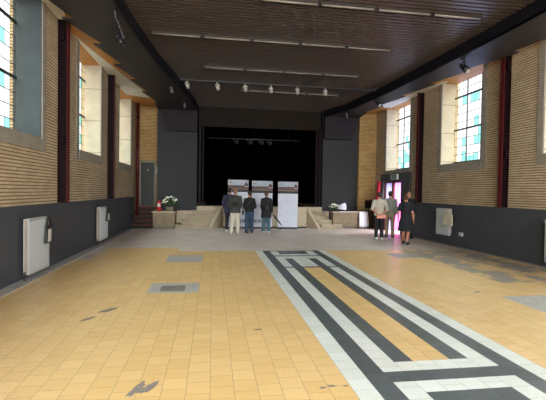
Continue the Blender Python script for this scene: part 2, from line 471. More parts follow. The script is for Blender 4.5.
def stain(cx_, cy_, rx_, ry_, ang, n=22):
    SZ[0] += .0004
    b = MB(); pts = []
    for k in range(n):
        a = k*2*math.pi/n; rr = 1+rnd.uniform(-.28, .28)
        x, y = math.cos(a)*rx_*rr, math.sin(a)*ry_*rr
        pts.append((cx_+x*math.cos(ang)-y*math.sin(ang), cy_+x*math.sin(ang)+y*math.cos(ang), SZ[0]))
    b.face(pts); struct(b.build('floor_stain', 'stain', norm=False))
stain(-.585, 3.33, .14, .032, 1.2); stain(-.48, 3.36, .12, .036, 1.05); stain(-.53, 3.3, .07, .02, .6); stain(.925, 3.17, .032, .016, 0); stain(1.005, 3.19, .036, .018, -.3); stain(1.125, 3.175, .024, .011, 0)
stain(-1.35, 5.55, .16, .05, .8); stain(-1.5, 5.2, .1, .03, .9); stain(.55, 4.6, .05, .02, .2); stain(4.35, 6.0, .07, .03, .2)

# ------------------------------------------------------------------ ceiling: slats, bulkheads, timber soffits
CZ = 5.30
in_L = [(-1.80, YB), (-1.78, 7.6), (-1.67, 9.45), (-1.46, 11.4), (-1.2, 13.0), (-.88, 15.3), (-.72, 16.6), (-.66, 17.6)]
in_R = [(6.0, YB), (6.0, 8.5), (5.93, 10.5), (5.84, 12.5), (5.66, 14.5), (5.45, 16.2), (5.13, 17.0), (4.97, 17.68)]
tips_L = [(-2.90, 7.12), (-2.77, 8.62), (-2.56, 10.03), (-2.45, 11.52), (-2.33, 13.06), (-2.22, 14.57), (-2.12, 16.2), (-2.3, 17.68)]
tips_R = [(7.0, 7.0), (6.93, 8.6), (6.72, 10.1), (6.56, 11.64), (6.42, 13.25), (6.34, 14.9), (6.30, 16.35), (6.6, 17.68)]
def bulkhead(name, inn, tips, s):
    b = MB()
    # one dark board per bay: inner edge follows the curve, outer edge runs in to the tip then steps back out
    def inner(y):
        for (xa, ya), (xb, yb) in zip(inn, inn[1:]):
            if ya <= y <= yb: return xa+(xb-xa)*(y-ya)/(yb-ya)
        return inn[-1][0]
    y0 = YB; step = .235
    for k, (tx, ty) in enumerate(tips):
        start = (tips[k-1][0]-s*step) if k else tx-s*.1
        if k == len(tips)-1: start = tips[k-1][0]-s*.15; tx2 = tx
        else: tx2 = tx
        mids = [p for p in inn if y0+.01 < p[1] < ty-.01]
        poly = [(inner(y0), y0)]+mids+[(inner(ty), ty), (tx2, ty), (start, y0)]
        if s > 0: pass
        zz = 5.0
        n = len(poly); a = [Vector((x, y, zz)) for x, y in poly]
        b.prism(poly, zz, zz+.035)
        y0 = ty
    return struct(b.build(name, 'bulk'))
bulkhead('trim_3', in_L, tips_L, 1)
bulkhead('trim_4', in_R, tips_R, -1)
# fascias: curved upstand between soffit and slatted ceiling, with a nosing along the lower edge
def fascia(name, inn, s):
    b = MB()
    for (xa, ya), (xb, yb) in zip(inn, inn[1:]):
        t = .06*s
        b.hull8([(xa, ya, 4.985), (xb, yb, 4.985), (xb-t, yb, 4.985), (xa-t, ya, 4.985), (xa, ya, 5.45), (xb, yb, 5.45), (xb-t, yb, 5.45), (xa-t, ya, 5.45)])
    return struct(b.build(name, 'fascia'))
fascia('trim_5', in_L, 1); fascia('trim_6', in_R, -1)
# timber soffits above the boards, out to the side walls
struct(MB().box(XL-.5, -1.97, YB, 18.7, WT, WT+.06).build('trim_7', 'woodsoff'))
struct(MB().box(6.05, XR+.5, YB, 17.78, WT, WT+.06).build('trim_8', 'woodsoff'))
# pale plaster strips on the soffits along the windows
b = MB(); b.prism([(XL, 10.0), (-3.15, 10.97), (-2.86, 13.0), (-2.53, 15.2), (-2.27, 16.3), (-2.3, 16.5), (XL, 16.0)][::-1], WT-.012, WT); b.prism([(XL, 7.2), (-3.05, 7.2), (-3.0, 8.6), (-3.12, 9.2), (XL, 9.2)][::-1], WT-.012, WT)
struct(b.build('trim_9', 'plaster'))
b = MB(); b.prism([(XR, 11.9), (7.25, 12.0), (7.0, 14.2), (6.75, 15.8), (6.75, 16.0), (XR, 16.0)], WT-.012, WT)
struct(b.build('trim_10', 'plaster'))
# slats
b = MB(); pitch = .14; y = YB
def interp(inn, y):
    for (xa, ya), (xb, yb) in zip(inn, inn[1:]):
        if ya <= y <= yb: return xa+(xb-xa)*(y-ya)/(yb-ya)
    return inn[-1][0]
while y < 17.95:
    b.box(interp(in_L, y)-.03, interp(in_R, y)+.03, y, y+.085, CZ, CZ+.025)
    y += pitch
ceil = struct(b.build('ceiling', 'slat'))
struct(MB().box(XL-.6, XR+.6, YB-.3, 24.6, 5.47, 5.6).build('trim_11', 'void'))

# ------------------------------------------------------------------ stage end
YPL, YPR, YRR = 17.7, 17.7, 17.5       # faces of the dark panels either side of the stage opening
struct(MB().box(-2.33, -.66, YPL, YPL+.3, 0, 5.47).build('wall_front_left', 'panel'))
struct(MB().box(4.96, 6.61, YPR, YPR+.3, 0, 5.47).build('wall_front_right', 'panel'))
# trapezoid boxes that close the bulkheads against the panels
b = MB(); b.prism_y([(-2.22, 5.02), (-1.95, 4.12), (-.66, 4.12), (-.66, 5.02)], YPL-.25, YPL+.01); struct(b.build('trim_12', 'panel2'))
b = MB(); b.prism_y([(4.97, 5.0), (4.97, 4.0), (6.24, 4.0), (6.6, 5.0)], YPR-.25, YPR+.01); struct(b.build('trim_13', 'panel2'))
# recess walls
struct(MB().box(XL-.5, -2.25, 18.1, 18.4, 0, 5.4).build('wall_recess_left', 'brick_y'))
struct(MB().box(6.61, XR+.5, YRR, YRR+.3, 0, 5.4).build('wall_recess_right', 'brick_y'))
# slatted header over the opening
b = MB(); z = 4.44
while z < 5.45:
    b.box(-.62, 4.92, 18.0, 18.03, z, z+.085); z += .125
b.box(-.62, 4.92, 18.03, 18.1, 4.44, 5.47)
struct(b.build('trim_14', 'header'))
# maroon posts beside the opening
struct(MB().box(-.6, -.50, 17.95, 18.15, .92, 4.44).box(-.44, -.38, 18.0, 18.15, .92, 4.44).build('trim_15', 'maroon_d'))
struct(MB().box(4.82, 4.97, 17.95, 18.15, .92, 4.5).box(4.7, 4.8, 18.0, 18.15, .92, 4.44).build('trim_16', 'maroon_d'))
# black box of the stage house
struct(MB().box(-3, -2.8, 18.45, 24.3, 0, 5.47).build('wall_stage_left', 'blackcloth'))
struct(MB().box(7.4, 7.6, 18.1, 24.3, 0, 5.47).build('wall_stage_right', 'blackcloth'))
struct(MB().box(-3, 7.6, 24.3, 24.5, 0, 5.47).build('wall_stage_back', 'blackcloth'))

# stage platform
t = thing('stage', (2.2, 17.3, 0), 'raised pale concrete stage platform under the black opening', 'stage')
MB().prism([(.48, 17.3), (4.15, 17.3), (4.15, 17.7), (4.955, 17.7), (4.955, 18.0), (7.3, 18.4), (7.3, 24.2), (-2.2, 24.2), (-2.2, 18.4), (-.655, 18.0), (-.655, 17.7), (.48, 17.7)], 0, .92).build('platform', 'conc_stage', t)
MB().box(.48, 4.15, 17.26, 17.3, 0, .07).build('plinth_board', 'black', t)
MB().box(.48, 4.15, 17.25, 17.3, .87, .925).build('nosing', 'conc_stage', t)
MB().box(-.3, 4.6, 18.2, 24.1, .92, .93).build('stage_floor', 'void', t)

def stairs(label, lefts, rights, cheek):
    t = thing('staircase', ((lefts[0]+rights[0])/2, 16.85, 0), label, 'stairs')
    for i in range(5):
        f = i/4
        xa = lefts[0]+(lefts[1]-lefts[0])*f; xb = rights[0]+(rights[1]-rights[0])*f
        y0 = 16.85+.275*i
        if i == 4: break
        b = MB(); z0, z1 = .184*i, .184*(i+1)
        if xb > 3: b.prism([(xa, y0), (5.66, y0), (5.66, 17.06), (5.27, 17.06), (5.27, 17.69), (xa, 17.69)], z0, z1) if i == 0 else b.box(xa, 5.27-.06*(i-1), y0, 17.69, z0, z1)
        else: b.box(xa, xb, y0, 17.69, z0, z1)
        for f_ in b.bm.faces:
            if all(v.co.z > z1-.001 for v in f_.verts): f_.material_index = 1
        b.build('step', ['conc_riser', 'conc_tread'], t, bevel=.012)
    (xa, ya), (xb, yb) = cheek
    s = 1 if xb > xa else -1
    tt = .13*s
    b = MB(); b.hull8([(xa, ya, 0), (xb, yb, 0), (xb+tt, yb-.03, 0), (xa+tt, ya-.03, 0), (xa, ya, .06), (xb, yb, .94), (xb+tt, yb-.03, .94), (xa+tt, ya-.03, .06)])
    b.build('cheek_wall', 'conc_stage', t)
struct(MB().box(-1.5, -.67, 17.695, 17.705, 0, .72).build('trim_17', 'conc_stage'))
struct(MB().box(4.97, 5.30, 17.695, 17.705, 0, .74).build('trim_18', 'conc_stage'))
stairs('concrete steps up to the stage, left of the banners', (-1.49, -.64), (-.13, .36), ((-.15, 16.85), (.33, 17.68)))
stairs('concrete steps up to the stage, right of the banners', (4.7, 4.34), (5.66, 5.06), ((4.7, 16.85), (4.30, 17.68)))

# concrete plinths beside the stairs
t = thing('plinth', (-1.95, 17, 0), 'concrete plinth left of the stage carrying white flowers and fire extinguisher', 'plinth')
MB().box(-2.40, -1.51, 16.95, 17.68, .09, .66).build('block', 'conc_plinth', t, bevel=.01)
MB().box(-2.36, -1.55, 17.0, 17.6, 0, .09).build('base', 'conc_dark', t)
MB().box(-2.44, -1.48, 16.92, 17.69, .66, .71).build('coping', 'conc_stage', t, bevel=.008)

t = thing('plinth', (6.0, 17, 0), 'concrete plinth right of the stage partly under a white cloth', 'plinth')
MB().box(5.31, 6.80, 17.1, 17.48, .09, .70).build('block', 'conc_plinth', t, bevel=.01)
MB().box(5.7, 6.7, 17.16, 17.45, 0, .09).build('base', 'conc_dark', t)
MB().box(5.29, 6.88, 17.07, 17.49, .70, .745).build('coping', 'conc_stage', t, bevel=.008)
# cloth: top sheet and a hanging end with folds
b = MB()
n = 26; top = []; low = []
path = [(5.5, 16.74), (6.2, 16.74), (6.66, 16.74), (6.70, 16.9), (6.70, 17.2)]
b.box(5.7, 6.91, 17.05, 17.36, .748, .762)
rows = []
for j in range(7):
    z = .762-.115*j
    row = []
    for k in range(n):
        u = k/(n-1); L = .46+.5
        d = u*L; w = .022*math.sin(u*34+.4*j)*(.3+j/5)
        if d < .46: p = (6.50+d*.9, 17.045-w-.012*j*.5, z)
        else: p = (6.915+w+.01*j*.5, 17.045+(d-.46)*.6, z)
        row.append(p)
    rows.append(row)
for a, c in zip(rows, rows[1:]):
    for k in range(n-1):
        b.face([a[k], a[k+1], c[k+1], c[k]]).smooth = True
bmesh.ops.remove_doubles(b.bm, verts=b.bm.verts, dist=.0005)
tc = b.build('table_cloth', 'cloth', norm=False); tag(tc, 'white cloth draped over the right plinth and hanging down its end', 'cloth')
s = tc.modifiers.new('thick', 'SOLIDIFY'); s.thickness = .006

# flowers
def flower_ball(name, c, R, nblooms, parent, up=True, seed=1, spread=(1, 1, .75)):
    rnd = random.Random(seed)
    b = MB(); g = MB()
    for k in range(nblooms):
        th = rnd.uniform(0, 2*math.pi); ph = math.acos(rnd.uniform(.0 if up else -.6, 1))
        d = Vector((math.sin(ph)*math.cos(th)*spread[0], math.sin(ph)*math.sin(th)*spread[1], math.cos(ph)*spread[2]))
        p = Vector(c)+d*R*rnd.uniform(.82, 1.05)
        r = rnd.uniform(.03, .05)
        b.ball(p, r, r, r*.75, 8, n=5)
        for q in range(5):
            a = q*2*math.pi/5
            b.ball(p+Vector((math.cos(a), math.sin(a), .1))*r*.8, r*.55, r*.55, r*.35, 6, n=4)
    for k in range(nblooms*6):
        th = rnd.uniform(0, 2*math.pi); ph = math.acos(rnd.uniform(-.5, 1))
        d = Vector((math.sin(ph)*math.cos(th)*spread[0], math.sin(ph)*math.sin(th)*spread[1], math.cos(ph)*spread[2]))
        p = Vector(c)+d*R*rnd.uniform(.4, 1.0); e = Vector((rnd.uniform(-1, 1), rnd.uniform(-1, 1), rnd.uniform(-.3, 1))).normalized()
        s_ = e.cross(Vector((rnd.uniform(-1, 1), rnd.uniform(-1, 1), .3))).normalized()
        L = rnd.uniform(.05, .1)
        g.face([p-e*L, p+s_*L*.35, p+e*L, p-s_*L*.35]); g.face([p-e*L*.9, p+s_.cross(e)*L*.3, p+e*L, p-s_.cross(e)*L*.3])
    g.build('foliage', 'foliage', parent, norm=False); b.build('blossoms', 'petal', parent)
t = thing('potted_flowers', (-1.74, 17.2, .71), 'bushy white flowers in a squat grey pot on the left plinth', 'flowers')
MB().lathe((-1.74, 17.2, .71), [(.13, 0), (.15, .02), (.17, .16), (.16, .2), (.14, .19)]).build('flower_pot', 'pot', t)
flower_ball('f', (-1.74, 17.2, 1.08), .33, 34, t, seed=3)
t = thing('bouquet', (5.45, 17.28, .765), 'wrapped bouquet of white flowers lying on the cloth of the right plinth', 'flowers')
flower_ball('f', (5.38, 17.26, .95), .20, 20, t, seed=5)
b = MB(); d = Vector((.95, .02, .12)).normalized(); p = Vector((5.5, 17.26, .93))
b.cone(p, p+d*.42, .05, .17, 14); b.build('paper_wrap', 'cloth', t)

# fire extinguisher
t = thing('fire_extinguisher', (-2.17, 17.15, .71), 'red fire extinguisher on left plinth beside the flower pot', 'fire extinguisher')
MB().lathe((-2.17, 17.15, .71), [(.085, 0), (.095, .02), (.095, .33), (.08, .39), (.035, .43), (.03, .46)]).build('cylinder_body', 'red', t); cb_ = bpy.data.objects['cylinder_body']
MB().box(-2.20, -2.14, 17.05, 17.2, 1.17, 1.2).box(-2.185, -2.155, 17.1, 17.2, 1.21, 1.235).cone((-2.17, 17.15, 1.15), (-2.17, 17.15, 1.24), .02, .02).build('valve_handle', 'black', t)
b = MB(); b.tube([(-2.17, 17.1, 1.19), (-2.11, 17.06, 1.17), (-2.065, 17.06, 1.05), (-2.065, 17.06, .85)], .014); b.build('hose', 'black', t)
MB().box(-2.23, -2.11, 17.045, 17.056, .9, 1.04).build('label_plate', 'offwhite', cb_)

# side steps and door in the left recess
t = thing('staircase', (-2.87, 17.1, 0), 'dark red wooden steps up to the grey door at far left', 'stairs')
for i in range(5):
    MB().box(XL+.04, -2.46, 17.05+.2*i, 17.05+.2*i+.23, .172*(i+1)-.05, .172*(i+1)).build('tread', 'darkwood', t)
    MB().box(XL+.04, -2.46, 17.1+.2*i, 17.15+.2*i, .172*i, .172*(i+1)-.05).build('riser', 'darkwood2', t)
d = struct(thing('door_1', (-2.77, 18.1, .86), None, None))
MB().box(-3.06, -2.5, 18.06, 18.09, .88, 2.78).build('door_leaf', 'door', d); dl_ = bpy.data.objects['door_leaf']
b = MB(); b.box(-3.13, -3.06, 18.03, 18.1, .86, 2.86); b.box(-2.5, -2.44, 18.03, 18.1, .86, 2.86); b.box(-3.13, -2.44, 18.03, 18.1, 2.78, 2.86); b.build('door_frame', 'conc_frame', d)
MB().cone((-2.56, 18.05, 1.85), (-2.56, 18.0, 1.85), .02, .02).box(-2.66, -2.55, 17.99, 18.005, 1.84, 1.86).build('door_handle', 'silver', dl_)
MB().box(-2.81, -2.75, 18.055, 18.06, 2.42, 2.46).build('door_plate', 'offwhite', dl_)
t = MB().box(-2.42, -2.345, 17.98, 18.1, 2.3, 2.58).build('switch_box', 'offwhite', bevel=.01); tag(t, 'small white switch box on brick right of the grey door', 'switch box')

# railing in the right recess
t = thing('stair_railing', (6.9, 17.1, 0), 'dark low railing in front of the brick recess at right', 'railing')
b = MB(); b.box(6.95, 7.38, 17.43, 17.48, .92, 1.3); b.build('panel', 'blackcloth', t)
b = MB(); b.box(6.95, 7.38, 17.37, 17.43, 1.24, 1.3); b.build('top_rail', 'darkwood', t)
for k in range(7):
    MB().box(6.9+.075*k, 6.925+.075*k, 17.38, 17.42, .0, 1.24).build('baluster', 'darkwood2', t)

# ------------------------------------------------------------------ doorway in the right wall
d = struct(thing('door_2', (XR, 15.6, 0), None, None))
b = MB(); x0, x1 = XR-.10, XR+.08
b.box(x0, x1, 14.13, 14.78, 0, 2.42); b.box(x0, x1, 16.44, 16.68, 0, 2.42); b.box(x0, x1, 14.78, 16.44, 2.1, 2.42); b.build('door_surround', 'dado', d)
b = MB(); b.box(XR-.02, XR+.06, 15.62, 15.72, 0, 2.1); b.box(XR-.02, XR+.1, 14.78, 14.83, 0, 2.1); b.box(XR-.02, XR+.04, 16.39, 16.44, 0, 2.1); b.box(XR-.02, XR+.1, 14.8, 16.42, 2.05, 2.1); b.build('door_frame', 'maroon', d)
MB().box(XR+.04, XR+DEPTH+.1, 16.37, 16.398, 0, 2.1).build('door_lining', 'lav', d)
# lobby behind the doorway: lavender wall, magenta door standing open against it
b = MB(); b.box(XR+DEPTH, 11.5, 18.2, 18.4, -.02, 2.4); b.box(11.4, 11.6, 12, 18.4, -.02, 2.4); b.box(XR+DEPTH, 11.6, 12, 12.2, -.02, 2.4); b.box(XR+DEPTH+.1, 11.6, 12, 18.4, 2.35, 2.4)
struct(b.build('wall_lobby', 'lav'))
struct(MB().box(XR, 11.6, 12, 18.4, -.05, -.001).build('floor_lobby', 'conc_floor'))
t = thing('door_leaf', (8.2, 16.3, 0), 'magenta door leaf standing open in the lobby beyond the right doorway', 'door')
lf_ = MB().box(7.74, 8.7, 16.27, 16.32, 0.01, 2.04).build('leaf', 'pink', t)
MB().box(8.58, 8.62, 16.21, 16.27, 1.0, 1.14).build('handle', 'silver', lf_)
# crimson curtain drawn to the left jamb
b = MB(); rings = []
for j in range(14):
    u = j/13; z = 2.12-2.08*u
    cy_ = 16.5+.16*math.sin(u*math.pi*.5); w = .05+.07*u
    ring = []
    for k in range(20):
        a = k*2*math.pi/20; rr = 1+.28*math.sin(a*5+u*3)
        ring.append((XR-.24+math.cos(a)*.07*rr-.05*u, cy_+math.sin(a)*w*rr, z))
    rings.append(ring)
b.rings(rings); tag(b.build('curtain', 'redcloth'), 'crimson curtain gathered at the left side of the pink doorway', 'curtain')
t = thing('exit_sign', (XR-.13, 15.3, 2.26), 'small green and white exit sign above the pink doorway', 'sign')
MB().box(XR-.16, XR-.1, 15.02, 15.6, 2.17, 2.38).build('sign_box', 'offwhite', t)
MB().box(XR-.163, XR-.159, 15.06, 15.56, 2.2, 2.35).build('sign_face', 'green_sign', t)
# running figure pictogram, arrow and door
b = MB(); xx = XR-.165
b.box(xx, xx+.002, 15.42, 15.52, 2.22, 2.33); b.box(xx, xx+.002, 15.2, 15.36, 2.265, 2.285); b.face([(xx, 15.2, 2.24), (xx, 15.2, 2.31), (xx, 15.13, 2.275)])
b.build('pictogram', 'white', t)

# ------------------------------------------------------------------ radiators
def radiator(x, sx, y0, y1, z0, z1, label):
    """sx: direction from room to wall"""
    t = thing('radiator', (x, (y0+y1)/2, z0), label, 'radiator')
    b = MB(); b.box(x, x+sx*.016, y0, y1, z0, z1)
    k = y0+.03
    while k < y1-.04:
        b.box(x-sx*.007, x+sx*.003, k, k+.022, z0+.04, z1-.04); k += .045
    b.build('front_panel', 'white', t)
    MB().box(x+sx*.075, x+sx*.09, y0+.01, y1-.01, z0, z1).build('rear_panel', 'offwhite', t)
    for y in (y0, y1-.012):
        MB().box(x+sx*.018, x+sx*.075, y, y+.012, z0+.01, z1-.005).build('side_grille', 'grille', t)
    b = MB(); k = y0+.02
    b.box(x+sx*.018, x+sx*.026, y0+.013, y1-.013, z1-.02, z1-.004); b.box(x+sx*.066, x+sx*.074, y0+.013, y1-.013, z1-.02, z1-.004)
    while k < y1-.03:
        b.box(x+sx*.026, x+sx*.066, k, k+.01, z1-.02, z1-.006); k += .03
    b.build('top_grille', 'offwhite', t)
    for y in (y0+.15, y1-.15):
        MB().box(x+sx*.09, x+sx*.148, y-.02, y+.02, z0+.1, z1-.1).build('bracket', 'black', t)
    b = MB(); b.tube([(x+sx*.05, y0-.05, z0+.05), (x+sx*.05, y0+.01, z0+.05)], .014); b.tube([(x+sx*.05, y0-.05, z0+.05), (x+sx*.05, y0-.05, .02)], .012); b.build('pipe', 'black', t)
    MB().cone((x+sx*.05, y1+.005, z1-.06), (x+sx*.05, y1+.09, z1-.06), .025, .022, 12).build('valve', 'white', t)
    return t
radiator(-3.1, -1, 7.4, 8.28, .1, 1.07, 'white panel radiator on left wall nearest the viewer')
radiator(-3.1, -1, 11.82, 12.68, .13, 1.09, 'white panel radiator on left wall farther from the viewer')
radiator(7.24, 1, 11.36, 12.1, .32, 1.16, 'white radiator on right wall under a hanging cream tote bag')
radiator(7.24, 1, 6.95, 7.77, .16, 1.1, 'white radiator on right wall cut by the picture edge')

def hanging_bag(x, sx, y0, y1, z0, z1, mat, label, front=None):
    t = thing('tote_bag', (x, (y0+y1)/2, z1), label, 'bag')
    b = MB(); b.hull8([(x-.03, y0, z0), (x+.03, y0, z0), (x+.03, y1, z0), (x-.03, y1, z0), (x-.01, y0+.01, z1), (x+.01, y0+.01, z1), (x+.01, y1-.01, z1), (x-.01, y1-.01, z1)])
    b.build('bag_body', mat, t, bevel=.01)
    b = MB(); ym = (y0+y1)/2
    for dx in (-.012, .012):
        b.tube([(x+dx, ym-.09, z1-.01), (x+dx, ym-.05, z1+.12), (x+dx, ym+.0, z1+.16), (x+dx, ym+.05, z1+.12), (x+dx, ym+.09, z1-.01)], .009, 6)
    b.build('handle', mat, t)
    if front:
        MB().box(x-sx*.036, x-sx*.03, y0+.05, y1-.1, z0+.03, z1-.08).build('leaflet', front, t)
    return t
hanging_bag(-3.04, -1, 7.93, 8.22, .58, .92, 'black', 'black bag with white leaflet hanging on the nearer left radiator', 'offwhite')
hanging_bag(-3.04, -1, 12.25, 12.55, .66, .96, 'black', 'black bag hanging on the farther left radiator', 'offwhite')
hanging_bag(7.17, 1, 11.09, 11.57, .66, 1.0, 'cream', 'cream canvas tote bag hanging on the right radiator')
t = thing('wall_socket', (XR-.04, 10.95, .42), 'white double wall socket on dark dado right of the tote bag', 'socket')
MB().box(XR-.065, XR-.03, 10.87, 11.05, .36, .47).build('socket_plate', 'white', t, bevel=.006)
MB().cone((XR-.067, 10.92, .415), (XR-.06, 10.92, .415), .028, .028).build('socket_hole', 'offwhite', t)
MB().cone((XR-.067, 11.0, .415), (XR-.06, 11.0, .415), .028, .028).build('socket_hole', 'offwhite', t)

# ------------------------------------------------------------------ lamps
def tube_light(x0, x1, y, label):
    y = YB+.14*round((y-.0475-YB)/.14)+.0475
    t = thing('fluorescent_light', ((x0+x1)/2, y, CZ), label, 'ceiling light', 'unlit ceiling tube lights')
    hs = MB().box(x0+.02, x1-.02, y-.022, y+.022, CZ-.03, CZ+.0).build('housing', 'batten', t)
    MB().cone((x0+.05, y, CZ-.05), (x1-.05, y, CZ-.05), .018, .018, 10).build('lamp_tube', 'tube', t)
    for xa in (x0+.02, x1-.05): MB().box(xa, xa+.03, y-.02, y+.02, CZ-.08, CZ-.03).build('lamp_holder', 'black', hs)
names = {7.57: 'row nearest the viewer', 9.73: 'second row from the viewer', 12.08: 'third row from the viewer', 14.6: 'row nearest the stage'}
ordn = ['leftmost', 'second from left', 'third from left', 'fourth from left', 'fifth from left', 'sixth from left']
for yk, xs_ in ((7.57, [.85, 2.02, 3.18, 4.37, 5.5]), (9.73, [-1.46, -.28, .9, 2.1, 3.28, 4.5]), (12.08, [-.29, .92, 2.13, 3.36, 4.53]), (14.6, [.97, 2.2, 3.43, 4.67])):
    for k in range(len(xs_)-1):
        tube_light(xs_[k], xs_[k+1], yk, 'grey unlit tube light, %s in the ceiling %s' % (ordn[k] if k < len(xs_)-2 else 'rightmost', names[yk]))
# cable with white spots
t = MB().box(-1.2, 5.75, 13.675, 13.705, CZ-.05, CZ-.002).build('lighting_track', 'black'); tag(t, 'thin dark lighting track across the ceiling before the stage', 'lighting track')
def spot(name, p, aim, mat, label, cat, s=1.):
    p = Vector(p); t = thing(name, p, label, cat, None)
    b = MB(); b.cone(p, p-Vector((0, 0, .09*s)), .022*s, .022*s); b.build('stem', mat, t)
    q = p-Vector((0, 0, .13*s)); a = Vector(aim).normalized()
    b = MB(); b.cone(q-a*.10*s, q-a*.03*s, .035*s, .055*s, 14); b.cone(q-a*.03*s, q+a*.13*s, .055*s, .062*s, 14); sh_ = b.build('spot_head', mat, t)
    b = MB(); sd = a.cross(Vector((0, 0, 1))).normalized()
    b.tube([p-Vector((0, 0, .08*s))-sd*.075*s, q-sd*.075*s], .009*s); b.tube([p-Vector((0, 0, .08*s))+sd*.075*s, q+sd*.075*s], .009*s); b.tube([p-Vector((0, 0, .08*s))-sd*.075*s, p-Vector((0, 0, .08*s))+sd*.075*s], .009*s)
    b.build('yoke', mat, t)
    b = MB(); b.cone(q+a*.131*s, q+a*.134*s, .05*s, .05*s, 14); b.build('lens', 'offwhite' if mat == 'black' else 'grille', sh_)
for k, x in enumerate((-.87, .13, 1.07, 1.95, 2.88, 3.88)):
    spot('spotlight', (x, 13.69, CZ-.05), (.25, .8, -.6), 'chrome_w', ['leftmost', 'second from left', 'third from left', 'fourth from left', 'fifth from left', 'rightmost'][k]+' of six white spotlights on the ceiling track', 'spotlight')
for (px, py, z, lab, s) in ((464, 61, 4.985, 'black spotlight under the right bulkhead nearest the viewer', 1.25), (377.7, 98.5, 4.985, 'black spotlight under the right bulkhead in the middle', 1.2), (119, 32, 4.985, 'black spotlight under the left bulkhead nearest the viewer', 1.2)):
    spot('spotlight', at_z(px, py, z), (.3, -.6, -.7) if px > 300 else (.5, .5, -.7), 'black', lab, 'spotlight', s)
for (px, py, lab) in ((346.6, 112.5, 'silver spotlight under the right bulkhead near the stage'), (171.5, 86, 'silver spotlight under the left bulkhead, second from the stage'), (184.7, 102, 'silver spotlight under the left bulkhead nearest the stage')):
    spot('spotlight', at_z(px, py, 4.985), (.2, .5, -.8), 'silver', lab, 'spotlight', .95)
# chain hoist clamp near the left fascia
p0 = at_z(115.5, 11, 4.999)
t = thing('chain', p0, 'silver chain hanging at the left bulkhead above the black spotlight', 'chain')
b = MB(); b.box(p0.x-.015, p0.x+.015, p0.y-.03, p0.y+.03, p0.z-.1, p0.z); b.build('clamp', 'silver', t)
b = MB()
for k in range(9):
    c = p0+Vector((.012*k, .03*k, -.10-.036*k)); b.ball(c, .012 if k % 2 else .02, .02 if k % 2 else .012, .03, 8, n=6)
b.build('chain_links', 'silver', t)
p0 = at_z(313, 28.5, CZ)
t = thing('ceiling_hook', p0, 'small black bracket hanging from the slatted ceiling', 'bracket')
MB().box(p0.x-.03, p0.x+.03, p0.y-.03, p0.y+.03, CZ-.03, CZ).build('bracket_plate', 'black', t)
MB().cone(p0-Vector((0, 0, .03)), p0-Vector((0, 0, .15)), .02, .02).box(p0.x-.02, p0.x+.06, p0.y-.02, p0.y+.02, CZ-.17, CZ-.14).build('bracket_arm', 'black', t)
# bar with lanterns in the dark stage house
t = thing('lighting_bar', (1.6, 19.5, 4.3), 'faint lighting bar hanging in the dark stage opening', 'lighting bar')
MB().cone((-.3, 19.5, 4.13), (4.3, 19.5, 4.13), .025, .025).build('bar', 'silver', t)
for x in (.3, 2.0, 3.7): MB().cone((x, 19.5, 4.14), (x, 19.5, 5.47), .006, .006, 6).build('suspension_cable', 'batten', t)
for x in (1.1, 1.75, 2.3, 2.7):
    b = MB(); b.cone((x, 19.45, 4.06), (x+.05, 19.25, 3.92), .07, .09, 12); b.box(x-.1, x-.085, 19.4, 19.44, 3.95, 4.12); b.box(x+.12, x+.135, 19.4, 19.44, 3.95, 4.12); b.build('lantern', 'batten', t)

# stage curtain
b = MB(); n = 120; a = []
for k in range(n+1):
    x = -2.7+10*k/n; a.append((x, 23.6+.12*math.sin(k*1.3)))
for (xa, ya), (xb, yb) in zip(a, a[1:]): b.face([(xa, ya, .95), (xb, yb, .95), (xb, yb, 5.4), (xa, ya, 5.4)]).smooth = True
o = b.build('stage_curtain', 'blackcloth', norm=False); tag(o, 'black curtain across the back of the stage', 'curtain')

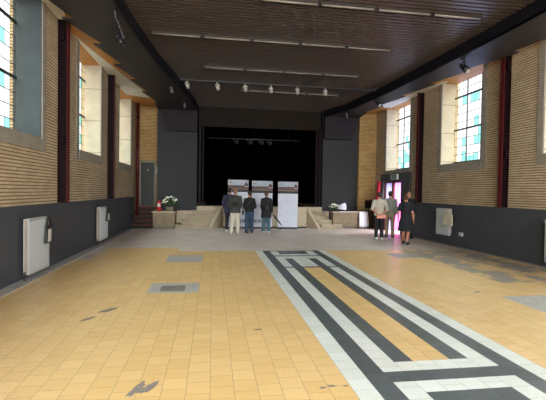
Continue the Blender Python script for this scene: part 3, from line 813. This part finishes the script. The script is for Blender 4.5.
# ------------------------------------------------------------------ banners
M['print_w'] = plain('banner white print', 'd3d8e4', .6, var=.02)
M['p_sky'] = plain('printed sky', 'a9b0ba', .6, var=.1, scale=12); M['p_brick'] = plain('printed brickwork', '6b463c', .6, var=.3, scale=14)
M['p_roof'] = plain('printed roof', '4c3a38', .6, var=.2, scale=14); M['p_dark'] = plain('printed dark tone', '2c2a2c', .6); M['p_tree'] = plain('printed tree', '5d3a38', .6, var=.3, scale=25)
M['p_pale'] = plain('printed pale tone', '9c8c84', .6); M['p_grey'] = plain('printed grey line', '8f959f', .6); M['p_lines'] = plain('printed light grey', 'bfc5cf', .6)
def banner(x0, x1, y, h, label, kind):
    t = thing('roll_up_banner', ((x0+x1)/2, y, 0), label, 'banner', 'exhibition banners before the stage')
    w = x1-x0
    bs_ = MB().box(x0, x1, y, y+.004, .07, h).build('banner_sheet', 'print_w', t)
    bc_ = MB().box(x0-.02, x1+.02, y-.07, y+.09, 0.012, .07).build('base_cassette', 'black', t, bevel=.015)
    MB().box(x0-.005, x1+.005, y-.012, y+.016, h-.01, h+.018).build('top_rail', 'silver', t)
    MB().cone(((x0+x1)/2, y+.05, .05), ((x0+x1)/2, y+.02, h-.005), .012, .012).build('support_pole', 'silver', t)
    for xx in (x0+.1, x1-.1): MB().box(xx-.02, xx+.02, y-.15, y+.15, 0, .012).build('foot', 'black', bc_)
    # photo printed on the top of the sheet: brick hall with dark windows under a grey sky
    yy = y-.002
    def q(b, u0, u1, v0, v1, k=0): 
        b.face([(x0+w*u0, yy-k, v0), (x0+w*u1, yy-k, v0), (x0+w*u1, yy-k, v1), (x0+w*u0, yy-k, v1)])
    T = h-.015; Bm = h-.50
    ph = []
    b = MB()
    b.mi = 0; q(b, 0, 1, T-.22, T)
    b.mi = 1; q(b, 0, 1, Bm+.12, T-.26)
    b.mi = 2; q(b, 0, .8, T-.26, T-.20); 
    b.mi = 3; q(b, 0, 1, Bm, Bm+.12)
    b.mi = 4; 
    for k in range(6): q(b, .80+.03*k, .83+.03*k, T-.24, T-.06-.04*abs(k-2.5)+.03*(k % 2), .0006)
    b.mi = 3
    for k in range(9): q(b, .05+.1*k, .10+.1*k, Bm+.15, Bm+.19, .0006)
    b.mi = 5; q(b, .0, 1, Bm+.115, Bm+.135, .0009)
    for k in range(9): q(b, .05+.1*k, .10+.1*k, Bm+.2, Bm+.215, .0006)
    b.mi = 3; q(b, .06, .08, T-.11, T-.04, .0006); q(b, .1, .2, T-.07, T-.055, .0006); q(b, .1, .24, T-.1, T-.088, .0006)
    b.build('printed_photo', ['p_sky', 'p_brick', 'p_roof', 'p_dark', 'p_tree', 'p_pale'], bs_, norm=False)
    # text lines and plan
    b = MB(); b.mi = 0
    rnd = random.Random(kind)
    if kind == 3:
        # floor plan: ring of small rooms, drawn as outlines
        cx_, cz = .5, h-1.06
        def out(u0, u1, v0, v1, e=.006):
            q(b, u0, u1, v0, v0+e); q(b, u0, u1, v1-e, v1); q(b, u0, u0+e, v0, v1); q(b, u1-e, u1, v0, v1)
        out(.1, .92, cz-.36, cz+.28); out(.27, .75, cz-.2, cz+.14)
        for k in range(8):
            for v in (cz+.15, cz-.35): out(.11+.1*k, .2+.1*k, v, v+.12)
        for k in range(3):
            for u in (.11, .77): out(u, u+.13, cz-.19+.11*k, cz-.09+.11*k)
        for k in range(3): q(b, .35, .65-.05*k, .35-.04*k, .365-.04*k)
        q(b, .3, .7, h-.62, h-.60)
    else:
        for k in range(22):
            v = h-.62-.055*k
            for c in (0, 1): q(b, .08+.45*c, .08+.45*c+rnd.uniform(.25, .38), v, v+.02)
        b.mi = 1
        for k in range(4): q(b, .1+.2*k, .26+.2*k, .25, .4)
    b.build('printed_text', ['p_lines', 'p_grey'], bs_, norm=False)
banner(.66, 1.53, 17.02, 2.06, 'roll up banner behind the two leftmost visitors, left of three', 1)
banner(1.68, 2.57, 17.02, 2.03, 'roll up banner in the middle of three, behind the person with umbrella', 2)
banner(2.80, 3.67, 16.95, 2.02, 'roll up banner with a printed floor plan, right of three and unobstructed', 3)

# ------------------------------------------------------------------ people
def remesh(b, name, mat, parent, voxel, smooth=3):
    me = bpy.data.meshes.new(name); bmesh.ops.recalc_face_normals(b.bm, faces=b.bm.faces); b.bm.to_mesh(me); b.bm.free()
    o = bpy.data.objects.new(name, me); COL.objects.link(o)
    r = o.modifiers.new('r', 'REMESH'); r.mode = 'VOXEL'; r.voxel_size = voxel
    if smooth:
        s = o.modifiers.new('s', 'SMOOTH'); s.iterations = smooth; s.factor = .5
    dg = bpy.context.evaluated_depsgraph_get(); dg.update()
    nm = bpy.data.meshes.new_from_object(o.evaluated_get(dg))
    bpy.data.objects.remove(o); bpy.data.meshes.remove(me)
    nm.name = name; nm.materials.clear(); nm.materials.append(M[mat] if isinstance(mat, str) else mat)
    for p in nm.polygons: p.use_smooth = True; p.material_index = 0
    o = bpy.data.objects.new(name, nm); COL.objects.link(o)
    if parent: o.parent = parent; o.matrix_parent_inverse = parent.matrix_world.inverted()
    return o

def person(loc, H, head, pose, wear, label, sex='m'):
    """pose: joint overrides in local units of H (x right, y forward, z up); head: heading angle (0 = +y, clockwise)"""
    J = dict(pelvis=(0, 0, .50), waist=(0, .002, .60), chest=(0, .004, .72), shl=(-.106, -.004, .793), shr=(.106, -.004, .793), neck=(0, -.002, .845), headc=(0, .012, .925),
             ell=(-.128, -.012, .63), elr=(.128, -.012, .63), wrl=(-.125, .03, .485), wrr=(.125, .03, .485),
             hpl=(-.052, 0, .495), hpr=(.052, 0, .495), knl=(-.056, .012, .275), knr=(.056, .012, .275), anl=(-.058, -.012, .05), anr=(.058, -.012, .05),
             tol=None, tor=None, look=(0, 1, 0))
    if sex == 'f':
        J.update(shl=(-.094, -.004, .788), shr=(.094, -.004, .788), ell=(-.118, -.012, .63), elr=(.118, -.012, .63), wrl=(-.115, .03, .49), wrr=(.115, .03, .49))
    J.update(pose)
    ca, sa = math.cos(head), math.sin(head); L = Vector(loc)
    def P(p): p = Vector(p)*H; return Vector((p.x*ca+p.y*sa, -p.x*sa+p.y*ca, p.z))+L
    rx = Vector((ca, -sa, 0)); ry = Vector((sa, ca, 0)); rz = Vector((0, 0, 1))
    g = {k: P(v) for k, v in J.items() if k not in ('look',) and v is not None}
    fem = sex == 'f'
    def ell(c, a, bb, up=None, n=16): return [c+rx*(a*H*math.cos(k*2*math.pi/n))+ry*(bb*H*math.sin(k*2*math.pi/n)) for k in range(n)]
    def torso(b, inf, z0=.47, z1=.835, hemflare=0.):
        prof = [(.455, .088, .060), (.50, .098, .066), (.55, .090, .060), (.60, .080, .054), (.66, .084, .058), (.72, .093, .064), (.77, .100, .062), (.80, .092, .052), (.822, .066, .044), (.835, .045, .040)] if not fem else \
               [(.455, .090, .062), (.50, .098, .066), (.55, .086, .058), (.61, .071, .050), (.66, .077, .056), (.72, .086, .064), (.77, .090, .056), (.797, .082, .048), (.818, .058, .040), (.832, .040, .036)]
        rs = []
        for z, a, c in prof:
            if z < z0 or z > z1: continue
            # follow pelvis-chest line
            if z <= .6: t_ = max(0, (z-.5)/.1); base = Vector(J['pelvis']).lerp(Vector(J['waist']), t_)
            elif z <= .72: base = Vector(J['waist']).lerp(Vector(J['chest']), (z-.6)/.12)
            else: base = Vector(J['chest']).lerp(Vector(J['neck']), min(1, (z-.72)/.125))
            rs.append(ell(P((base.x, base.y, z)), a+inf+(hemflare if z < .5 else 0), c+inf+(hemflare if z < .5 else 0)))
        b.rings(rs)
    def limb(b, pts, rad):
        for i, (p, r) in enumerate(zip(pts, rad)):
            if 0 < i < len(pts)-1 or True: b.ball(p, r*H, seg=12)
        for (p, r), (q, s) in zip(zip(pts, rad), list(zip(pts, rad))[1:]): b.cone(p, q, r*H, s*H, 12)
    def sleeve(b, pts, rad):
        for p, r in list(zip(pts, rad))[:-1]: b.ball(p, r*H, seg=12)
        for (p, r), (q, s) in zip(zip(pts, rad), list(zip(pts, rad))[1:]): b.cone(p, q, r*H, s*H, 12)
    # ---- body: one continuous skin
    b = MB(); torso(b, 0)
    b.cone(P((J['neck'][0], J['neck'][1], .81)), g['headc']-rz*.02*H, .034*H, .031*H, 12)
    for s in 'lr':
        limb(b, [g['sh'+s], g['el'+s], g['wr'+s]], [.029, .0225, .0155])
        mid = g['kn'+s].lerp(g['an'+s], .3)
        limb(b, [g['hp'+s], g['kn'+s], mid-ry*.006*H, g['an'+s]], [.048, .031, .032, .020])
        # foot
        sx = -1 if s == 'l' else 1
        toe = g['to'+s] if 'to'+s in g else g['an'+s]+ry*.105*H+rx*sx*.018*H-rz*.03*H
        heel = g['an'+s]-ry*.02*H-rz*.028*H
        b.cone(heel, toe, .020*H, .019*H, 10); b.ball(heel, .021*H); b.ball(toe, .021*H, .021*H, .017*H); b.cone(g['an'+s], toe, .021*H, .017*H, 10)
    # head: skull, jaw, nose, ears, brow
    lk = (rx*J['look'][0]+ry*J['look'][1]+rz*J['look'][2]).normalized(); lr_ = lk.cross(rz).normalized(); lu = lr_.cross(lk)
    hc = g['headc']; rot = Matrix((lr_, lk, lu)).transposed()
    b.ball(hc+lu*.012*H-lk*.004*H, .044*H, .054*H, .052*H, 16, rot, 12)
    b.ball(hc-lu*.026*H+lk*.012*H, .034*H, .040*H, .040*H, 14, rot, 10)
    b.cone(hc+lu*.006*H+lk*.048*H, hc-lu*.016*H+lk*.060*H, .0055*H, .0085*H, 8)
    b.ball(hc-lu*.018*H+lk*.055*H, .009*H, .008*H, .006*H, 8)
    b.ball(hc-lu*.036*H+lk*.047*H, .013*H, .006*H, .004*H, 8); b.ball(hc-lu*.058*H+lk*.036*H, .014*H, .012*H, .011*H, 8)
    for s in (-1, 1): b.ball(hc+lr_*s*.046*H-lu*.006*H-lk*.004*H, .006*H, .014*H, .019*H, 8, rot)
    # hands: palm, four unequal bent fingers, thumb from the side
    for s in 'lr':
        d = (g['wr'+s]-g['el'+s]).normalized(); sx = -1 if s == 'l' else 1
        d2 = pose.get('hand'+s); d = (rx*d2[0]+ry*d2[1]+rz*d2[2]).normalized() if d2 else d
        fr = ry-d*ry.dot(d); fr = fr.normalized() if fr.length > .2 else (rx*sx-d*(rx*sx).dot(d)).normalized()   # across the palm, thumb side
        nrm = d.cross(fr).normalized()*sx
        w0 = g['wr'+s]
        b.rings([[w0+d*(u*H)+fr*(a*H*math.cos(k*math.pi/5))+nrm*(c*H*math.sin(k*math.pi/5)) for k in range(10)] for u, a, c in ((-.005, .014, .011), (.012, .019, .011), (.032, .024, .010), (.05, .023, .008))])
        curl = nrm*(-1 if True else 1)
        for k, ln in enumerate((.040, .045, .042, .033)):
            off = fr*((.018-.012*k)*H)
            p1 = w0+d*.048*H+off; p2 = p1+(d*.92+curl*.3).normalized()*ln*.5*H; p3 = p2+(d*.7+curl*.7).normalized()*ln*.5*H
            b.cone(p1-d*.008*H, p2, .0058*H, .0053*H, 8); b.cone(p2, p3, .0053*H, .0045*H, 8); b.ball(p2, .0053*H, seg=8); b.ball(p3, .0046*H, seg=8)
        t1 = w0+d*.015*H+fr*.018*H; t2 = t1+(d*.6+fr*.8).normalized()*.022*H; t3 = t2+(d*.9+fr*.25+curl*.2).normalized()*.022*H
        b.cone(t1, t2, .0075*H, .0065*H, 8); b.cone(t2, t3, .0065*H, .0055*H, 8); b.ball(t2, .0065*H, seg=8); b.ball(t3, .0055*H, seg=8)
    body = remesh(b, 'person', wear['skin'] if 'skin' in wear else 'skin', None, .0078, 2)
    tag(body, label, 'person', 'visitors in the hall')
    # origin at the feet
    body.data.transform(Matrix.Translation(-L)); body.location = L
    bpy.context.view_layer.update()
    # eyes
    b = MB()
    for s in (-1, 1): b.ball(hc+lr_*s*.018*H+lu*.004*H+lk*.0475*H, .0065*H, .004*H, .004*H, 8, rot)
    o = b.build('eyes', 'black'); o.parent = body; o.matrix_parent_inverse = body.matrix_world.inverted()
    # ---- trousers
    if 'legs' in wear:
        b = MB(); lo = wear.get('leg_end', .055); wd = wear.get('leg_w', .0)
        b.rings([ell(P((J['pelvis'][0], J['pelvis'][1], z)), a, c) for z, a, c in ((.44, .098, .070), (.47, .107, .077), (.50, .110, .078), (.55, .099, .069), (.585, .091, .064))])
        for s in 'lr':
            k_, a_ = g['kn'+s], g['an'+s]
            end = a_+(k_-a_).normalized()*max(0, lo-.05)*H
            sleeve(b, [g['hp'+s]-rz*.01*H, k_, end-rz*.01*H], [.058, .042+wd, .034+wd])
        o = remesh(b, 'trousers', wear['legs'], body, .012, 3)
    # ---- top
    tw = wear['top']; b = MB(); hem = wear.get('hem', .47); inf = wear.get('inf', .011)
    torso(b, inf, hemflare=.004)
    if hem < .455:
        hf = wear.get('flare', .01)
        b.rings([ell(P((J['pelvis'][0], J['pelvis'][1], z)), .102+inf+hf*((.5-z)/.12), .070+inf+hf*((.5-z)/.12)) for z in (hem, (hem+.5)/2, .5)])
    b.cone(P((J['neck'][0], J['neck'][1], .80)), P((J['neck'][0], J['neck'][1], .845+wear.get('collar', 0))), .05*H, .040*H, 14)
    for s in 'lr':
        se = wear.get('sleeve', 1.)
        pts = [g['sh'+s], g['el'+s], g['wr'+s]]; rad = [.037, .033, .026]
        if se < .99:
            e = g['sh'+s].lerp(g['el'+s], se/.5) if se <= .5 else g['el'+s].lerp(g['wr'+s], (se-.5)/.5)
            pts = [g['sh'+s], e] if se <= .5 else [g['sh'+s], g['el'+s], e]; rad = [.040, .036] if se <= .5 else [.040, .034, .030]
        sleeve(b, pts, rad)
    remesh(b, wear.get('topname', 'sweater'), tw, body, .0115, 3)
    # ---- shoes
    b = MB()
    for s in 'lr':
        sx = -1 if s == 'l' else 1
        toe = g['to'+s] if 'to'+s in g else g['an'+s]+ry*.105*H+rx*sx*.018*H-rz*.03*H
        heel = g['an'+s]-ry*.02*H-rz*.028*H
        b.cone(heel, toe, .026*H, .025*H, 12); b.ball(heel, .026*H, .026*H, .022*H); b.ball(toe, .026*H, .027*H, .021*H); b.cone(g['an'+s]-rz*.004*H, toe, .027*H, .020*H, 12); b.cone(heel, g['an'+s]+rz*.0*H, .026*H, .027*H, 12)
    remesh(b, 'shoes', wear.get('shoes', 'black'), body, .009, 2)
    # ---- hair
    b = MB(); hr = wear.get('hair_len', 0)
    b.ball(hc+lu*.018*H-lk*.010*H, .049*H, .056*H, .053*H, 18, rot, 12)
    b.ball(hc-lu*.004*H-lk*.026*H, .044*H, .036*H, .046*H, 14, rot, 10)
    if hr > 0:
        b.ball(hc-lu*(.02+hr*.5)*H-lk*.03*H, .044*H, .026*H, (.04+hr*.5)*H, 14, rot, 10)
    if wear.get('bun'):
        b.ball(hc+lu*.03*H-lk*.066*H, .024*H, .022*H, .024*H, 12, rot); b.ball(hc-lu*.01*H-lk*.07*H, .012*H, .014*H, .035*H, 10, rot)
    remesh(b, 'hair', wear['hair'], body, .0085, 2)
    return body, P, H, rx, ry

def cloth_mat(n, h, var=.12): M[n] = plain(n, h, .85, var=var, scale=14); return n
for n, h in (('navy cloth', '34364c'), ('dark grey cloth', '43433f'), ('ivory trousers', 'cfc8b6'), ('black knit', '17171a'), ('blue denim', '33475e'), ('black coat cloth', '1b1b20'), ('teal denim', '4b656f'),
             ('cream shirt', 'b5ad9d'), ('black trousers', '17171a'), ('sage sweater', '7d8377'), ('khaki trousers', '9a8168'), ('black dress cloth', '14161b'), ('charcoal trousers', '26262c'), ('white leather', 'd6d4cc'), ('brown leather', '5a4636')):
    cloth_mat(n, h)
for n, h in (('dark brown hair', '2c211b'), ('reddish blond hair', '9a6d4a'), ('black hair', '1b1614'), ('auburn hair', '5b3324'), ('brown hair', '4a3527')):
    M[n] = plain(n, h, .6, var=.25, scale=40)
M['tan skin'] = plain('tan skin', 'bd8268', .55, var=.05); M['salmon card'] = plain('salmon card', 'e08f78', .6); M['umbrella cloth'] = plain('umbrella cloth', '202228', .7)

# four visitors reading the banners
person((.68, 15.75, 0), 1.74, math.radians(10), dict(wrl=(-.11, .06, .50), wrr=(.09, .10, .56), look=(.25, 1, -.1), ell=(-.15, 0, .64)),
       dict(top='navy cloth', hem=.42, topname='jacket', legs='charcoal trousers', hair='dark brown hair', shoes='white leather', inf=.018),
       'person in navy jacket and dark trousers, leftmost and half hidden behind the backpack wearer')
b2, P2, H2, rx2, ry2 = person((.87, 15.15, 0), 1.72, math.radians(4), dict(wrl=(-.09, .09, .54), wrr=(.10, .09, .56), anl=(-.075, -.012, .05), anr=(.07, -.012, .05), look=(.1, 1, .05)),
       dict(top='dark grey cloth', hem=.45, topname='jacket', legs='ivory trousers', hair='reddish blond hair', shoes='white leather', leg_w=.008, inf=.016),
       'person with fair hair in grey jacket and ivory trousers wearing a backpack')
t = thing('backpack', P2((0, -.1, .7)), 'dark grey backpack with tan straps on the fair haired person', 'backpack')
b = MB(); b.ball(P2((0, -.118, .69)), .075*H2, .048*H2, .115*H2, 16, n=12); b.box(*[0]*6) if False else None
b.build('bag_body', 'dark grey cloth', t)
b = MB(); b.ball(P2((0, -.155, .65)), .055*H2, .022*H2, .055*H2, 14); b.build('front_pocket', 'charcoal trousers', t)
b = MB()
for s in (-1, 1):
    b.tube([P2((s*.012, -.168, .745)), P2((s*.05, -.157, .665))], .008, 6)
b.tube([P2((-.03, -.168, .70)), P2((.03, -.168, .70))], .007, 6)
b.build('trim_cord', 'brown leather', t)
b = MB()
for s in (-1, 1): b.tube([P2((s*.06, -.09, .79)), P2((s*.068, -.03, .838)), P2((s*.07, .05, .81)), P2((s*.08, .086, .74)), P2((s*.095, .02, .64))], .011, 6)
b.build('shoulder_strap', 'charcoal trousers', t)
b3, P3, H3, rx3, ry3 = person((1.42, 15.25, 0), 1.63, math.radians(2), dict(wrl=(-.08, .10, .55), wrr=(.08, .10, .56), ell=(-.135, -.01, .63), elr=(.14, -.005, .63), look=(-.15, 1, -.1)),
       dict(top='black knit', hem=.46, legs='blue denim', hair='dark brown hair', shoes='charcoal trousers', hair_len=.0, inf=.014, leg_w=.008),
       'person in black sweater and blue jeans with a bag strap across the back', 'f')
t = thing('shoulder_bag', P3((-.15, .01, .5)), 'small black shoulder bag with brown strap on the person in black sweater', 'bag')
b = MB(); b.tube([P3((.075, -.02, .835)), P3((.03, -.088, .765)), P3((-.03, -.09, .70)), P3((-.10, -.07, .60)), P3((-.14, -.02, .52))], .011, 6); b.tube([P3((.075, -.02, .835)), P3((.05, .08, .76)), P3((-.06, .09, .65)), P3((-.14, .03, .52))], .009, 6); b.build('strap', 'brown leather', t)
b = MB(); c = P3((-.15, .0, .475)); b.ball(c, .035, .09, .1, 12); b.build('bag_body', 'black', t)
b4, P4, H4, rx4, ry4 = person((2.07, 15.25, 0), 1.64, math.radians(2), dict(wrl=(-.09, .08, .53), wrr=(.135, .02, .49), elr=(.128, -.03, .62), look=(.15, 1, -.15)),
       dict(top='black coat cloth', hem=.36, topname='coat', legs='teal denim', hair='brown hair', shoes='white leather', inf=.016, hair_len=.01, leg_w=.008),
       'person in long black coat and teal jeans standing alone before the middle banner', 'f')
t = thing('umbrella', P4((.15, .03, .46)), 'closed dark umbrella hanging from the right hand of the person in black coat', 'umbrella')
a0 = P4((.135, .045, .47)); a1 = a0+Vector((.42, -.02, -.50))
b = MB(); b.cone(a0.lerp(a1, .15), a0.lerp(a1, .3), .018, .032, 10); b.cone(a0.lerp(a1, .3), a0.lerp(a1, .75), .032, .026, 10); b.cone(a0.lerp(a1, .75), a0.lerp(a1, .95), .026, .01, 10); b.build('canopy', 'umbrella cloth', t)
MB().cone(a0.lerp(a1, -.06), a0.lerp(a1, 1.04), .008, .006).build('shaft', 'black', t)
MB().tube([a0.lerp(a1, .0), a0.lerp(a1, -.12), a0.lerp(a1, -.18)+Vector((.03, 0, .02)), a0.lerp(a1, -.14)+Vector((.07, 0, .02))], .014, 8).build('handle', 'brown leather', t)
t = thing('shoulder_bag', P4((.0, -.1, .6)), 'small grey bag on the back of the person in long black coat', 'bag')
b = MB(); b.ball(P4((.01, -.1, .60)), .06, .03, .05, 12); b.build('bag_body', 'dark grey cloth', t)
b = MB(); b.tube([P4((.06, -.03, .835)), P4((.05, -.085, .75)), P4((.015, -.105, .63))], .009, 6); b.build('strap', 'dark grey cloth', t)

# visitors near the doorway
b5, P5, H5, rx5, ry5 = person((5.72, 13.1, 0), 1.67, math.radians(18), dict(ell=(-.150, -.06, .63), elr=(.150, -.06, .63), wrl=(-.035, -.105, .535), wrr=(.035, -.11, .525), handl=(.85, -.2, -.4), handr=(-.85, -.2, -.4), look=(.1, 1, 0)),
       dict(top='cream shirt', hem=.46, topname='shirt', legs='black trousers', hair='dark brown hair', shoes='white leather', sleeve=.6, inf=.014, skin='tan skin'),
       'person in cream shirt and black trousers holding hands behind the back')
t = thing('folder', P5((.03, -.15, .49)), 'salmon coloured folder held behind the back of the person in cream shirt', 'folder')
c = P5((.035, -.125, .485)); MB().obox(c, rx5*.15, ry5*.006, (Vector((0, 0, 1))+rx5*.2)*.055).build('cover', 'salmon card', t)
c = c+ry5*.0075; MB().obox(c, rx5*.145, ry5*.0015, (Vector((0, 0, 1))+rx5*.2)*.052).build('pages', 'offwhite', t)
person((6.42, 13.75, 0), 1.71, math.radians(20), dict(wrl=(-.12, .06, .50), wrr=(.12, .06, .50), anl=(-.06, .04, .05), anr=(.055, -.05, .05), knl=(-.056, .05, .275)),
       dict(top='sage sweater', hem=.46, legs='khaki trousers', hair='dark brown hair', shoes='brown leather', inf=.014),
       'person in sage green sweater and khaki trousers walking towards the doorway')
person((6.02, 11.78, 0), 1.60, math.radians(35), dict(anl=(-.05, .13, .055), knl=(-.05, .075, .28), anr=(.05, -.12, .065), knr=(.052, .02, .275), wrl=(-.15, .06, .50), wrr=(.145, .02, .49), ell=(-.14, -.01, .63), elr=(.135, -.04, .63), look=(-.3, 1, 0)),
       dict(top='black dress cloth', hem=.27, flare=.02, topname='dress', hair='auburn hair', shoes='black', sleeve=.38, inf=.012, bun=True, skin='tan skin'),
       'person in black knee length dress with auburn bun striding by the right wall', 'f')
person((7.0, 13.5, 0), 1.72, math.radians(200), dict(wrl=(-.11, .06, .5), wrr=(.11, .06, .5)),
       dict(top='black knit', hem=.46, legs='black trousers', hair='brown hair', shoes='black', hair_len=.02),
       'person in dark clothes facing the hall, half hidden behind the one in black dress', 'f')

# ------------------------------------------------------------------ light
w = bpy.data.worlds.new('sky'); SC.world = w; w.use_nodes = True
wt = w.node_tree; bg = wt.nodes['Background']
# overcast sky: brightest overhead, pale near the horizon, dim ground below
tc_ = wt.nodes.new('ShaderNodeTexCoord'); sp_ = wt.nodes.new('ShaderNodeSeparateXYZ'); wt.links.new(tc_.outputs['Generated'], sp_.inputs[0])
rp = wt.nodes.new('ShaderNodeValToRGB'); wt.links.new(sp_.outputs[2], rp.inputs[0])
el = rp.color_ramp.elements
el[0].position = 0.; el[0].color = (GROUND, GROUND, GROUND*.95, 1)
el[1].position = .02; el[1].color = (SKY_LO*.97, SKY_LO, SKY_LO, 1)
e = el.new(.40); e.color = (SKY_LO*.97, SKY_LO, SKY_LO, 1)
e = el.new(.75); e.color = (SKY_HI*.95, SKY_HI*.98, SKY_HI, 1)
wt.links.new(rp.outputs[0], bg.inputs[0]); bg.inputs[1].default_value = 1.
def area(name, loc, size, energy, color, rot=(0, 0, 0)):
    l = bpy.data.lights.new(name, 'AREA'); l.shape = 'RECTANGLE'; l.size, l.size_y = size; l.energy = energy; l.color = color
    o = bpy.data.objects.new(name, l); COL.objects.link(o); o.location = loc; o.rotation_euler = rot; return o
area('lobby_lamp', (8.7, 14.4, 2.3), (1.2, 1.2), 260, (1, .97, 1))

for side, x, sx, wins in (('left', XL, -1, WIN_L), ('right', XR, 1, WIN_R)):
    for a, c in wins:
        o = area('window_portal', (x+sx*(DEPTH+.04), (a+c)/2, (SILL+WT)/2), (WT-SILL, c-a), 1, (1, 1, 1), (0, sx*math.pi/2, 0)); o.data.cycles.is_portal = True
SC.view_settings.view_transform = 'Standard'; SC.view_settings.look = 'None'
SC.view_settings.exposure = 1.08; SC.view_settings.gamma = 1; SC.view_settings.use_curve_mapping = False
SC.cycles.use_denoising = True
SC.cycles.max_bounces = 8; SC.cycles.diffuse_bounces = 5; SC.cycles.caustics_reflective = False; SC.cycles.caustics_refractive = False
